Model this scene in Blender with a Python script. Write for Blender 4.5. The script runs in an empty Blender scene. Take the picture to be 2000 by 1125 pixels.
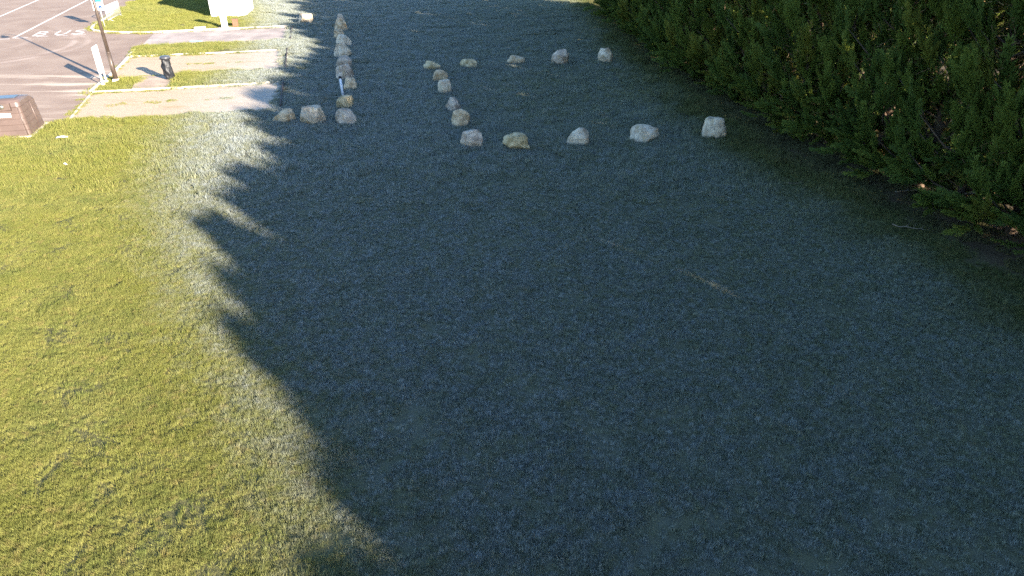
import bpy, bmesh, math, random
import numpy as np
from mathutils import Vector, Matrix

# ------------------------------------------------------------------ camera, sky, sun, exposure
scene = bpy.context.scene
COL = scene.collection
R = math.radians
cam_d = bpy.data.cameras.new("camera")
cam_d.sensor_width = 36.0
cam_d.lens = 24.0
cam_d.clip_end = 6000
cam = bpy.data.objects.new("camera", cam_d)
COL.objects.link(cam)
cam.location = (0, 0, 8.0)
cam.rotation_euler = (R(60), 0, 0)
scene.camera = cam

SUN_EL, SUN_AZ = 16.3, 134.5            # azimuth clockwise from +Y
world = bpy.data.worlds.new("World")
scene.world = world
world.use_nodes = True
wn = world.node_tree
sky = wn.nodes.new("ShaderNodeTexSky")
sky.sky_type = 'NISHITA'
sky.sun_disc = False
sky.sun_elevation = R(SUN_EL)
sky.sun_rotation = R(SUN_AZ)
sky.ozone_density = 4.2
sky.dust_density = 0.4
bg = wn.nodes["Background"]
bg.inputs[1].default_value = 0.10
wn.links.new(sky.outputs[0], bg.inputs[0])

sun_d = bpy.data.lights.new("sun", 'SUN')
sun_d.energy = 5.0
sun_d.angle = R(0.53)
sun_d.color = (1.0, 0.89, 0.74)
sun = bpy.data.objects.new("sun", sun_d)
COL.objects.link(sun)
sdir = Vector((math.sin(R(SUN_AZ)) * math.cos(R(SUN_EL)), math.cos(R(SUN_AZ)) * math.cos(R(SUN_EL)), math.sin(R(SUN_EL))))
sun.rotation_euler = sdir.to_track_quat('Z', 'Y').to_euler()
sun.location = sdir * 60

vs = scene.view_settings
vs.view_transform = 'Standard'
vs.look = 'None'
vs.exposure = 2.42
vs.gamma = 1.0
vs.use_curve_mapping = False
scene.render.engine = 'CYCLES'

# ------------------------------------------------------------------ helpers
rng = np.random.default_rng(7)
GX = Vector((0.968, 0.25, 0)).normalized()
GY = Vector((-GX.y, GX.x, 0))
GROT = math.atan2(GX.y, GX.x)

def tag(o, label=None, cat=None, group=None, kind=None):
    if label: o["label"] = label
    if cat: o["category"] = cat
    if group: o["group"] = group
    if kind: o["kind"] = kind
    return o

def link(name, me, parent=None, mat=None):
    o = bpy.data.objects.new(name, me)
    COL.objects.link(o)
    if mat is not None and me is not None:
        if len(me.materials) == 0:
            me.materials.append(mat)
    if parent is not None:
        o.parent = parent
    return o

def empty(name, loc=(0, 0, 0), rz=0.0):
    o = bpy.data.objects.new(name, None)
    o.empty_display_size = 0.2
    o.location = loc
    o.rotation_euler = (0, 0, rz)
    COL.objects.link(o)
    return o

def mesh_np(name, V, F, smooth=False, attrs=None):
    """V (n,3), F (m,k) uniform polygons"""
    V = np.asarray(V, dtype=np.float32)
    F = np.asarray(F, dtype=np.int32)
    me = bpy.data.meshes.new(name)
    m, k = F.shape
    me.vertices.add(len(V))
    me.vertices.foreach_set("co", V.ravel())
    me.loops.add(m * k)
    me.loops.foreach_set("vertex_index", F.ravel())
    me.polygons.add(m)
    me.polygons.foreach_set("loop_start", np.arange(0, m * k, k, dtype=np.int32))
    if smooth:
        me.polygons.foreach_set("use_smooth", np.ones(m, dtype=bool))
    me.update(calc_edges=True)
    if attrs:
        for an, av in attrs.items():
            a = me.attributes.new(an, 'FLOAT', 'POINT')
            a.data.foreach_set("value", np.asarray(av, dtype=np.float32))
    return me

class MB:
    """collects shapes into ONE mesh"""
    def __init__(self):
        self.bm = bmesh.new()
    def box(self, c, s, rz=0.0, top=None, bevel=0.0, rot=None):
        tmp = bmesh.new()
        bmesh.ops.create_cube(tmp, size=1.0)
        for v in tmp.verts:
            k = 1.0
            if top is not None and v.co.z > 0:
                v.co.x *= top[0]; v.co.y *= top[1]
            v.co = Vector((v.co.x * s[0], v.co.y * s[1], v.co.z * s[2]))
        if bevel > 0:
            bmesh.ops.bevel(tmp, geom=list(tmp.edges), offset=bevel, segments=2, affect='EDGES', profile=0.6)
        M = Matrix.Translation(Vector(c)) @ (rot.to_4x4() if rot is not None else Matrix.Rotation(rz, 4, 'Z'))
        bmesh.ops.transform(tmp, matrix=M, verts=tmp.verts)
        self._merge(tmp)
        return self
    def _merge(self, tmp):
        me = bpy.data.meshes.new("tmp")
        tmp.to_mesh(me); tmp.free()
        self.bm.from_mesh(me)
        bpy.data.meshes.remove(me)
    def tube(self, pts, radii, n=10, cap=True):
        pts = [Vector(p) for p in pts]
        if not hasattr(radii, '__len__'): radii = [radii] * len(pts)
        rings = []
        for i, p in enumerate(pts):
            a = pts[max(i - 1, 0)]; b = pts[min(i + 1, len(pts) - 1)]
            d = (b - a).normalized()
            q = d.to_track_quat('Z', 'Y')
            rings.append([self.bm.verts.new(p + q @ Vector((math.cos(2 * math.pi * j / n) * radii[i], math.sin(2 * math.pi * j / n) * radii[i], 0))) for j in range(n)])
        for r0, r1 in zip(rings, rings[1:]):
            for j in range(n):
                f = self.bm.faces.new((r0[j], r0[(j + 1) % n], r1[(j + 1) % n], r1[j])); f.smooth = True
        if cap:
            self.bm.faces.new(list(reversed(rings[0]))); self.bm.faces.new(rings[-1])
        return self
    def prism(self, poly, z0, z1):
        a = [self.bm.verts.new((p[0], p[1], z0)) for p in poly]
        b = [self.bm.verts.new((p[0], p[1], z1)) for p in poly]
        n = len(poly)
        self.bm.faces.new(list(reversed(a))); self.bm.faces.new(b)
        for i in range(n):
            self.bm.faces.new((a[i], a[(i + 1) % n], b[(i + 1) % n], b[i]))
        return self
    def sheet(self, poly, z):
        self.bm.faces.new([self.bm.verts.new((p[0], p[1], z)) for p in poly])
        return self
    def build(self, name, mat, parent=None):
        bmesh.ops.recalc_face_normals(self.bm, faces=self.bm.faces)
        me = bpy.data.meshes.new(name)
        self.bm.to_mesh(me); self.bm.free()
        return link(name, me, parent, mat)

TBL = np.random.default_rng(3).random((8, 256, 256))
def vnoise(x, y, seed=0):
    t = TBL[seed % 8]
    xi = np.floor(x).astype(int); yi = np.floor(y).astype(int)
    fx = x - xi; fy = y - yi
    fx = fx * fx * (3 - 2 * fx); fy = fy * fy * (3 - 2 * fy)
    a = t[xi & 255, yi & 255]; b = t[(xi + 1) & 255, yi & 255]
    c = t[xi & 255, (yi + 1) & 255]; d = t[(xi + 1) & 255, (yi + 1) & 255]
    return (a * (1 - fx) + b * fx) * (1 - fy) + (c * (1 - fx) + d * fx) * fy
def inside(poly, x, y):
    r = np.zeros(x.shape, bool)
    n = len(poly)
    for i in range(n):
        x0, y0 = poly[i]; x1, y1 = poly[(i + 1) % n]
        if y0 == y1: continue
        c = ((y0 > y) != (y1 > y)) & (x < (x1 - x0) * (y - y0) / (y1 - y0) + x0)
        r ^= c
    return r

# ------------------------------------------------------------------ node helpers / materials
class NT:
    def __init__(self, tree):
        self.t = tree
    def n(self, typ, **kw):
        nd = self.t.nodes.new(typ)
        for k, v in kw.items():
            setattr(nd, k, v)
        return nd
    def l(self, a, b):
        self.t.links.new(a, b)
    def val(self, sock, v):
        if hasattr(v, 'is_linked'): self.l(v, sock)
        else: sock.default_value = v
    def math(self, op, a, b=None, c=None, clamp=False):
        nd = self.n("ShaderNodeMath", operation=op, use_clamp=clamp)
        self.val(nd.inputs[0], a)
        if b is not None: self.val(nd.inputs[1], b)
        if c is not None: self.val(nd.inputs[2], c)
        return nd.outputs[0]
    def mix(self, fac, a, b, mode='MIX'):
        nd = self.n("ShaderNodeMix", data_type='RGBA', blend_type=mode)
        self.val(nd.inputs[0], fac)
        for s, v in ((nd.inputs[6], a), (nd.inputs[7], b)):
            if hasattr(v, 'is_linked'): self.l(v, s)
            else: s.default_value = (*v, 1) if len(v) == 3 else v
        return nd.outputs[2]
    def noise(self, vec, scale, detail=3, rough=0.55):
        nd = self.n("ShaderNodeTexNoise")
        if vec is not None: self.l(vec, nd.inputs["Vector"])
        nd.inputs["Scale"].default_value = scale
        nd.inputs["Detail"].default_value = detail
        nd.inputs["Roughness"].default_value = rough
        return nd.outputs[0]
    def ramp(self, fac, lo, hi, smooth=True):
        nd = self.n("ShaderNodeMapRange", interpolation_type='SMOOTHSTEP' if smooth else 'LINEAR')
        self.val(nd.inputs[0], fac); self.val(nd.inputs[1], lo); self.val(nd.inputs[2], hi)
        return nd.outputs[0]
    def pos(self):
        return self.n("ShaderNodeNewGeometry").outputs["Position"]
    def attr(self, name):
        nd = self.n("ShaderNodeAttribute"); nd.attribute_name = name
        return nd.outputs["Fac"]
    def scalevec(self, vec, s, rz=0.0):
        nd = self.n("ShaderNodeMapping")
        self.l(vec, nd.inputs[0]); nd.inputs["Scale"].default_value = s
        nd.inputs["Rotation"].default_value = (0, 0, rz)
        return nd.outputs[0]
    def bump(self, h, strength, dist):
        nd = self.n("ShaderNodeBump"); self.l(h, nd.inputs["Height"])
        nd.inputs["Strength"].default_value = strength; nd.inputs["Distance"].default_value = dist
        return nd.outputs[0]

def new_mat(name):
    m = bpy.data.materials.new(name)
    m.use_nodes = True
    nt = NT(m.node_tree)
    b = m.node_tree.nodes["Principled BSDF"]
    return m, nt, b

def simple(name, col, rough=0.6, var=0.12, scale=6.0, metallic=0.0, bump=0.0, spec=0.4):
    m, nt, b = new_mat(name)
    co = nt.n("ShaderNodeTexCoord").outputs["Object"]
    n1 = nt.noise(co, scale, 4)
    c = nt.mix(nt.ramp(n1, 0.3, 0.75), tuple(x * (1 - var) for x in col), tuple(min(1, x * (1 + var)) for x in col))
    nt.l(c, b.inputs["Base Color"])
    b.inputs["Roughness"].default_value = rough
    b.inputs["Metallic"].default_value = metallic
    b.inputs["Specular IOR Level"].default_value = spec
    if bump:
        nt.l(nt.bump(nt.noise(co, scale * 8, 3), bump, 0.01), b.inputs["Normal"])
    return m

def curve_node(nt, inp, pts, x0, x1, y0, y1):
    """piecewise curve value(inp): returns socket"""
    t = nt.n("ShaderNodeMapRange"); nt.l(inp, t.inputs[0])
    t.inputs[1].default_value = x0; t.inputs[2].default_value = x1
    fc = nt.n("ShaderNodeFloatCurve")
    cu = fc.mapping.curves[0]
    P = [((a - x0) / (x1 - x0), (b - y0) / (y1 - y0)) for a, b in pts]
    cu.points[0].location = P[0]; cu.points[1].location = P[-1]
    for p in P[1:-1]:
        cu.points.new(*p)
    fc.mapping.update()
    nt.l(t.outputs[0], fc.inputs["Value"])
    o = nt.n("ShaderNodeMapRange"); nt.l(fc.outputs[0], o.inputs[0])
    o.inputs[3].default_value = y0; o.inputs[4].default_value = y1
    return o.outputs[0]

# line along which the night frost has melted (x over y), and the edge of the sheltered ground by the hedge
FROST = [(0, -0.6), (6.06, -2.5), (7.16, -3.1), (8.7, -4.1), (10.4, -5.3), (12.6, -6.8), (14.9, -8.3), (18.8, -10.5), (23.4, -12.3), (27.9, -13.6), (35.2, -14.8), (41.7, -16.0), (52.9, -19.0), (64, -23.5), (80, -33)]
SHELT = [(0, 13.6), (13, 11.4), (16, 10.7), (19.8, 9.5), (21.9, 8.7), (25.8, 8.0), (31, 7.5), (40, 6.6), (53, 6.3), (66, 5.6), (80, 5)]

def cover_group():
    g = bpy.data.node_groups.new("site_cover", 'ShaderNodeTree')
    for nm in ("frost", "shelter", "soil", "mid", "fine"):
        g.interface.new_socket(nm, in_out='OUTPUT', socket_type='NodeSocketFloat')
    nt = NT(g)
    out = nt.n("NodeGroupOutput")
    p = nt.pos()
    sp = nt.n("ShaderNodeSeparateXYZ"); nt.l(p, sp.inputs[0])
    x, y = sp.outputs[0], sp.outputs[1]
    n_big = nt.noise(p, 0.45, 3)
    n_mid = nt.noise(p, 1.7, 4, 0.6)
    n_fin = nt.noise(p, 9.0, 3, 0.6)
    xb = curve_node(nt, y, FROST, 0, 80, -34, 0)
    dx = nt.math('SUBTRACT', x, xb)
    dx = nt.math('ADD', dx, nt.math('MULTIPLY', nt.math('SUBTRACT', n_mid, 0.5), 2.6))
    dx = nt.math('ADD', dx, nt.math('MULTIPLY', nt.math('SUBTRACT', n_fin, 0.5), 2.2))
    fr = nt.ramp(dx, -1.5, 2.5)
    n_cl = nt.noise(p, 4.2, 3, 0.6)
    fr = nt.math('MULTIPLY', fr, nt.math('ADD', 0.60, nt.math('MULTIPLY', nt.ramp(nt.math('ADD', nt.math('MULTIPLY', n_cl, 0.65), nt.math('MULTIPLY', n_mid, 0.35)), 0.40, 0.60), 0.40)))
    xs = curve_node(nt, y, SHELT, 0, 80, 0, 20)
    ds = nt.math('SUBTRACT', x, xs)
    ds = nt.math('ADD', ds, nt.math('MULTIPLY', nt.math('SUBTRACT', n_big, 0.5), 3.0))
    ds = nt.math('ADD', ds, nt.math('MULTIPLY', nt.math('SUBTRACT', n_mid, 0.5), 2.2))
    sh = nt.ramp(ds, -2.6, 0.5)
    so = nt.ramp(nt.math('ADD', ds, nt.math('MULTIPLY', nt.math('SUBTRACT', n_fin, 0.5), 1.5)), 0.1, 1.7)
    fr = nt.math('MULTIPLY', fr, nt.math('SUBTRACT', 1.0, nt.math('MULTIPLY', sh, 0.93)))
    # hoar thicker away from the hedge, painting hedge shade into the lawn colour too
    fr = nt.math('MULTIPLY', fr, nt.math('ADD', 0.72, nt.math('MULTIPLY', nt.ramp(nt.math('MULTIPLY', ds, -1.0), 2.0, 15.0), 0.28)))
    vx = nt.math('MULTIPLY', nt.math('SUBTRACT', x, 3.0), 0.19); vy = nt.math('MULTIPLY', nt.math('SUBTRACT', y, 31.0), 0.15)
    pd = nt.math('SQRT', nt.math('ADD', nt.math('MULTIPLY', vx, vx), nt.math('MULTIPLY', vy, vy)))
    pm = nt.math('MULTIPLY', nt.math('SUBTRACT', 1.0, nt.ramp(pd, 0.55, 1.1)), nt.ramp(n_mid, 0.44, 0.62))
    fr = nt.math('MULTIPLY', fr, nt.math('SUBTRACT', 1.0, nt.math('MULTIPLY', pm, 0.35)))
    for nm, s in (("frost", fr), ("shelter", sh), ("soil", so), ("mid", n_mid), ("fine", n_fin)):
        nt.l(s, out.inputs[nm])
    return g
COVER = cover_group()

def cover(nt):
    nd = nt.n("ShaderNodeGroup"); nd.node_tree = COVER
    return nd.outputs

def grass_mat():
    m, nt, b = new_mat("grass_blade")
    c = cover(nt)
    rnd = nt.attr("rnd")
    p = nt.pos()
    big = nt.noise(p, 0.23, 3)
    green = nt.mix(nt.ramp(c["mid"], 0.3, 0.7), (0.128, 0.150, 0.040), (0.228, 0.222, 0.064))
    green = nt.mix(nt.ramp(big, 0.35, 0.65), green, (0.185, 0.190, 0.042))
    green = nt.mix(nt.math('MULTIPLY', nt.ramp(nt.noise(p, 5.5, 3, 0.6), 0.54, 0.70), 0.5), green, (0.25, 0.185, 0.075))
    green = nt.mix(nt.ramp(rnd, 0.55, 1.0), green, (0.27, 0.245, 0.085))
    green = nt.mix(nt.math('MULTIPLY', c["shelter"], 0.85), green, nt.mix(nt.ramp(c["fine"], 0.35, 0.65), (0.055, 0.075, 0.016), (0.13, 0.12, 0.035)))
    # winter-dead blades under the hoar
    green = nt.mix(nt.math('MULTIPLY', c["frost"], 0.75), green, nt.mix(rnd, (0.095, 0.105, 0.075), (0.20, 0.19, 0.14)))
    hg = nt.attr("hgt")
    frostc = nt.mix(nt.ramp(c["fine"], 0.25, 0.75), (0.235, 0.268, 0.272), (0.40, 0.435, 0.44))
    r2 = nt.attr("clump")
    ff = nt.math('MULTIPLY', c["frost"], nt.math('MULTIPLY', nt.math('ADD', 0.28, nt.math('MULTIPLY', r2, 0.72)), nt.math('ADD', 0.20, nt.math('MULTIPLY', hg, 1.0)), clamp=True))
    col = nt.mix(ff, green, frostc)
    col = nt.mix(nt.math('MULTIPLY', c["soil"], 0.45), col, (0.10, 0.075, 0.045))
    nt.l(col, b.inputs["Base Color"])
    b.inputs["Roughness"].default_value = 0.75
    b.inputs["Specular IOR Level"].default_value = 0.15
    tr = nt.n("ShaderNodeBsdfTranslucent"); nt.l(col, tr.inputs[0])
    ms = nt.n("ShaderNodeMixShader"); ms.inputs[0].default_value = 0.22
    out = m.node_tree.nodes["Material Output"]
    nt.l(b.outputs[0], ms.inputs[1]); nt.l(tr.outputs[0], ms.inputs[2]); nt.l(ms.outputs[0], out.inputs[0])
    return m

def lawn_mat():
    m, nt, b = new_mat("lawn_ground")
    c = cover(nt)
    p = nt.pos()
    fine = nt.noise(p, 38, 3, 0.7)
    vf = nt.noise(p, 120, 2, 0.6)
    green = nt.mix(nt.ramp(fine, 0.35, 0.65), (0.055, 0.055, 0.022), (0.14, 0.13, 0.055))
    frostc = nt.mix(nt.ramp(vf, 0.35, 0.65), (0.05, 0.055, 0.045), (0.15, 0.155, 0.15))
    col = nt.mix(nt.math('MULTIPLY', c["frost"], 0.55), green, frostc)
    litter = nt.mix(nt.ramp(fine, 0.3, 0.7), (0.045, 0.032, 0.02), (0.13, 0.09, 0.05))
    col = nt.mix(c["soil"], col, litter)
    nt.l(col, b.inputs["Base Color"])
    b.inputs["Roughness"].default_value = 0.95
    b.inputs["Specular IOR Level"].default_value = 0.1
    nt.l(nt.bump(fine, 0.6, 0.03), b.inputs["Normal"])
    return m

def asphalt_mat():
    m, nt, b = new_mat("old_asphalt")
    p = nt.pos()
    st = nt.scalevec(p, (0.16, 1.1, 1.0), -GROT)
    n1 = nt.noise(st, 1.0, 4, 0.6)
    n2 = nt.noise(p, 0.5, 4)
    gr = nt.noise(p, 45, 2, 0.7)
    col = nt.mix(nt.ramp(n2, 0.3, 0.7), (0.215, 0.146, 0.106), (0.28, 0.202, 0.150))
    # pale dusty streaks across the entrance of the bays
    sp = nt.n("ShaderNodeSeparateXYZ"); nt.l(p, sp.inputs[0])
    along = nt.math('ADD', nt.math('MULTIPLY', sp.outputs[0], -GX.y), nt.math('MULTIPLY', sp.outputs[1], GX.x))
    zone = nt.math('MULTIPLY', nt.ramp(along, 33.0, 35.0), nt.math('SUBTRACT', 1.0, nt.ramp(along, 38.5, 42.5)))
    zone = nt.math('ADD', zone, nt.math('MULTIPLY', nt.math('MULTIPLY', nt.ramp(along, 28, 31), nt.math('SUBTRACT', 1.0, nt.ramp(along, 32, 34))), 0.8))
    dust = nt.math('MULTIPLY', nt.ramp(n1, 0.46, 0.66), zone)
    col = nt.mix(nt.math('MULTIPLY', dust, 0.85), col, (0.56, 0.45, 0.34))
    # tyre arcs
    for cx, cy, rr in ((-31.2, 42.6, 5.15), (-31.2, 42.6, 4.35), (-34.0, 42.0, 7.2), (-33.0, 43.5, 3.0)):
        vx = nt.math('SUBTRACT', sp.outputs[0], cx); vy = nt.math('SUBTRACT', sp.outputs[1], cy)
        d = nt.math('SQRT', nt.math('ADD', nt.math('MULTIPLY', vx, vx), nt.math('MULTIPLY', vy, vy)))
        e = nt.math('ABSOLUTE', nt.math('SUBTRACT', d, rr))
        k = nt.math('SUBTRACT', 1.0, nt.ramp(e, 0.05, 0.28))
        k = nt.math('MULTIPLY', k, nt.math('MULTIPLY', nt.ramp(vx, -1.0, 2.5), nt.ramp(n2, 0.3, 0.6)))
        col = nt.mix(nt.math('MULTIPLY', k, 0.26), col, (0.48, 0.37, 0.30))
    col = nt.mix(nt.math('MULTIPLY', nt.ramp(gr, 0.4, 0.7), 0.25), col, (0.36, 0.29, 0.24))
    # dark stains
    s2 = nt.noise(nt.scalevec(p, (0.5, 1.6, 1), -GROT), 0.8, 2)
    col = nt.mix(nt.math('MULTIPLY', nt.ramp(s2, 0.66, 0.74), 0.5), col, (0.09, 0.075, 0.07))
    nt.l(col, b.inputs["Base Color"])
    b.inputs["Roughness"].default_value = 0.9
    b.inputs["Specular IOR Level"].default_value = 0.2
    nt.l(nt.bump(gr, 0.35, 0.01), b.inputs["Normal"])
    return m

def gravel_mat():
    m, nt, b = new_mat("pale_gravel")
    p = nt.pos()
    st = nt.scalevec(p, (0.35, 1.5, 1.0), -GROT)
    n1 = nt.noise(st, 1.1, 4, 0.65)
    n2 = nt.noise(p, 30, 3, 0.7)
    n3 = nt.noise(st, 0.6, 3)
    col = nt.mix(nt.ramp(n2, 0.3, 0.7), (0.34, 0.245, 0.165), (0.50, 0.385, 0.27))
    moss = nt.math('MULTIPLY', nt.ramp(n1, 0.52, 0.68), nt.ramp(n2, 0.3, 0.6))
    col = nt.mix(nt.math('MULTIPLY', moss, 0.6), col, (0.29, 0.21, 0.085))
    col = nt.mix(nt.math('MULTIPLY', nt.ramp(n3, 0.58, 0.75), 0.5), col, (0.24, 0.16, 0.09))
    c = cover(nt)
    col = nt.mix(nt.math('MULTIPLY', c["frost"], nt.math('MULTIPLY', 0.45, nt.ramp(n2, 0.25, 0.6))), col, (0.42, 0.44, 0.45))
    nt.l(col, b.inputs["Base Color"])
    b.inputs["Roughness"].default_value = 0.95
    b.inputs["Specular IOR Level"].default_value = 0.1
    nt.l(nt.bump(n2, 0.7, 0.02), b.inputs["Normal"])
    return m

def stone_mat():
    m, nt, b = new_mat("limestone_boulder")
    oi = nt.n("ShaderNodeObjectInfo")
    co = nt.n("ShaderNodeTexCoord").outputs["Object"]
    off = nt.n("ShaderNodeVectorMath", operation='ADD'); nt.l(co, off.inputs[0])
    sc = nt.n("ShaderNodeVectorMath", operation='SCALE'); sc.inputs[0].default_value = (17, 9, 5); nt.l(oi.outputs["Random"], sc.inputs[3])
    nt.l(sc.outputs[0], off.inputs[1])
    v = off.outputs[0]
    n1 = nt.noise(v, 3.0, 5, 0.65)
    n2 = nt.noise(v, 14, 4, 0.7)
    n3 = nt.noise(nt.scalevec(v, (2.5, 2.5, 0.7)), 2.2, 4, 0.6)
    base = nt.mix(0.92, (0.5, 0.5, 0.5), oi.outputs["Color"], 'MIX')
    dark = nt.mix(1.0, base, (0.52, 0.49, 0.47), 'MULTIPLY')
    lite = nt.mix(0.25, base, (0.74, 0.66, 0.54))
    col = nt.mix(nt.ramp(n1, 0.34, 0.66), dark, lite)
    col = nt.mix(nt.math('MULTIPLY', nt.ramp(n3, 0.55, 0.72), 0.7), col, (0.33, 0.25, 0.12))
    col = nt.mix(nt.math('MULTIPLY', nt.ramp(n2, 0.55, 0.75), 0.45), col, (0.12, 0.11, 0.10))
    nt.l(col, b.inputs["Base Color"])
    b.inputs["Roughness"].default_value = 0.9
    b.inputs["Specular IOR Level"].default_value = 0.2
    h = nt.math('ADD', n2, nt.math('MULTIPLY', n1, 1.5))
    nt.l(nt.bump(h, 0.7, 0.05), b.inputs["Normal"])
    return m

def foliage_mat():
    m, nt, b = new_mat("cypress_foliage")
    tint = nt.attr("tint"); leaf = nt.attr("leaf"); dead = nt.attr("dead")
    oi = nt.n("ShaderNodeObjectInfo")
    t = nt.math('ADD', nt.math('MULTIPLY', tint, 0.65), nt.math('MULTIPLY', oi.outputs["Random"], 0.40))
    col = nt.mix(nt.ramp(t, 0.2, 0.6), (0.040, 0.088, 0.018), (0.096, 0.140, 0.022))
    col = nt.mix(nt.ramp(t, 0.62, 0.95), col, (0.19, 0.175, 0.026))
    col = nt.mix(nt.math('MULTIPLY', leaf, 0.55), col, (0.21, 0.24, 0.042))  # paler towards spray tips: new growth, plus lit tips painted into the colour
    col = nt.mix(dead, col, (0.19, 0.105, 0.045))
    nt.l(col, b.inputs["Base Color"])
    b.inputs["Roughness"].default_value = 0.65
    b.inputs["Specular IOR Level"].default_value = 0.25
    tr = nt.n("ShaderNodeBsdfTranslucent"); nt.l(col, tr.inputs[0])
    ms = nt.n("ShaderNodeMixShader"); ms.inputs[0].default_value = 0.2
    out = m.node_tree.nodes["Material Output"]
    nt.l(b.outputs[0], ms.inputs[1]); nt.l(tr.outputs[0], ms.inputs[2]); nt.l(ms.outputs[0], out.inputs[0])
    return m

M = {}
M['grass'] = grass_mat(); M['lawn'] = lawn_mat(); M['asphalt'] = asphalt_mat(); M['gravel'] = gravel_mat()
M['stone'] = stone_mat(); M['foliage'] = foliage_mat()
M['kerb'] = simple("kerb_concrete", (0.55, 0.46, 0.35), 0.9, 0.2, 3.0, bump=0.3)
M['slab'] = simple("slab_concrete", (0.36, 0.265, 0.19), 0.9, 0.2, 1.5, bump=0.2)
M['pad'] = simple("worn_asphalt", (0.33, 0.265, 0.225), 0.9, 0.22, 0.9, bump=0.3)
M['paint'] = simple("road_paint", (0.62, 0.56, 0.50), 0.8, 0.2, 5.0)
M['bark'] = simple("bark", (0.13, 0.085, 0.055), 0.95, 0.35, 5.0, bump=0.5)
M['white'] = simple("white_coating", (0.80, 0.79, 0.77), 0.5, 0.04, 3.0)
M['render'] = simple("white_render", (0.78, 0.76, 0.73), 0.85, 0.05, 2.0, bump=0.15)
M['pole'] = simple("brown_pole_paint", (0.055, 0.040, 0.032), 0.45, 0.15, 6.0)
M['galv'] = simple("galvanised_steel", (0.50, 0.48, 0.46), 0.45, 0.1, 9.0, metallic=0.3)
M['black'] = simple("black_plastic", (0.014, 0.015, 0.018), 0.5, 0.3, 9.0, spec=0.35)
M['brown'] = simple("brown_plastic", (0.095, 0.066, 0.057), 0.42, 0.12, 2.5, spec=0.5, bump=0.08)
M['browndark'] = simple("dark_brown_plastic", (0.05, 0.032, 0.028), 0.5, 0.2, 5.0)
M['lidm'] = simple("grey_lid", (0.05, 0.052, 0.06), 0.35, 0.1, 3.0, spec=0.5)
M['metalknob'] = simple("dull_metal", (0.25, 0.24, 0.20), 0.35, 0.3, 20.0, metallic=0.7)
M['label'] = simple("paper_label", (0.85, 0.84, 0.82), 0.6, 0.03, 8.0)
M['blue'] = simple("sign_blue", (0.03, 0.16, 0.45), 0.45, 0.05, 5.0)
M['navy'] = simple("sign_navy", (0.015, 0.05, 0.15), 0.5, 0.05, 5.0)
M['brick'] = simple("red_brown_panel", (0.17, 0.075, 0.045), 0.8, 0.2, 14.0, bump=0.2)
M['soilm'] = simple("dark_soil", (0.05, 0.038, 0.03), 0.95, 0.4, 14.0, bump=0.6)
M['twig'] = simple("dry_wood", (0.19, 0.145, 0.10), 0.9, 0.3, 14.0)
M['kerbshade'] = simple("kerb_shade_dark", (0.06, 0.045, 0.04), 0.9, 0.3, 8.0, bump=0.3)  # shade of the bay-end kerb faces, put into the edging colour
M['iron'] = simple("cast_iron", (0.02, 0.02, 0.024), 0.6, 0.3, 14.0)
M['water'] = simple("wet_blue_mark", (0.30, 0.42, 0.62), 0.6, 0.15, 3.0)
M['pvc'] = simple("grey_pvc", (0.62, 0.64, 0.68), 0.5, 0.08, 7.0)

# ------------------------------------------------------------------ site outlines (metres)
CARPARK = [(-18.75, 27.04), (-18.01, 27.32), (-19.61, 32.6), (-20.75, 36.9), (-22.36, 42.74), (-23.72, 47.71), (-24.38, 47.52), (-26.17, 47.71), (-27.34, 48.0), (-28.03, 48.39), (-28.55, 48.99), (-29.07, 50.23), (-30.69, 56.34), (-32.75, 63.99), (-38, 84), (-110, 70), (-90, 8), (-30, 23.9), (-22.6, 26.0)]
PAD = [(-22.36, 42.74), (-18.14, 43.71), (-14.0, 45.06), (-15.3, 50.02), (-19.7, 48.87), (-23.72, 47.71)]
BAY1 = [(-21.64, 39.92), (-20.71, 36.57), (-20.15, 34.85), (-18.77, 35.07), (-16.79, 35.64), (-14.44, 36.33), (-11.97, 36.81), (-13.34, 41.97), (-15.63, 41.21), (-20.38, 40.2)]
SLAB = [(-17.93, 32.58), (-15.99, 32.98), (-16.76, 35.52), (-18.82, 35.07)]
BAY2 = [(-19.41, 31.91), (-18.01, 27.32), (-15.77, 27.76), (-13.79, 28.05), (-12.05, 28.51), (-10.86, 28.82), (-10.02, 29.3), (-11.29, 34.1), (-12.99, 33.48), (-16.91, 32.58)]
STRIP1 = [(-22.2, 42.6), (-21.5, 40.05), (-13.44, 42.1), (-14.0, 44.95)]
STRIP2 = [(-16.79, 35.6), (-16.05, 33.0), (-13.1, 33.7), (-11.33, 34.25), (-11.97, 36.75), (-14.44, 36.3)]
PAVED = [CARPARK, PAD, BAY1, BAY2, SLAB]

def paved(x, y):
    r = np.zeros(x.shape, bool)
    for p in PAVED: r |= inside(p, x, y)
    return r

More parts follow.
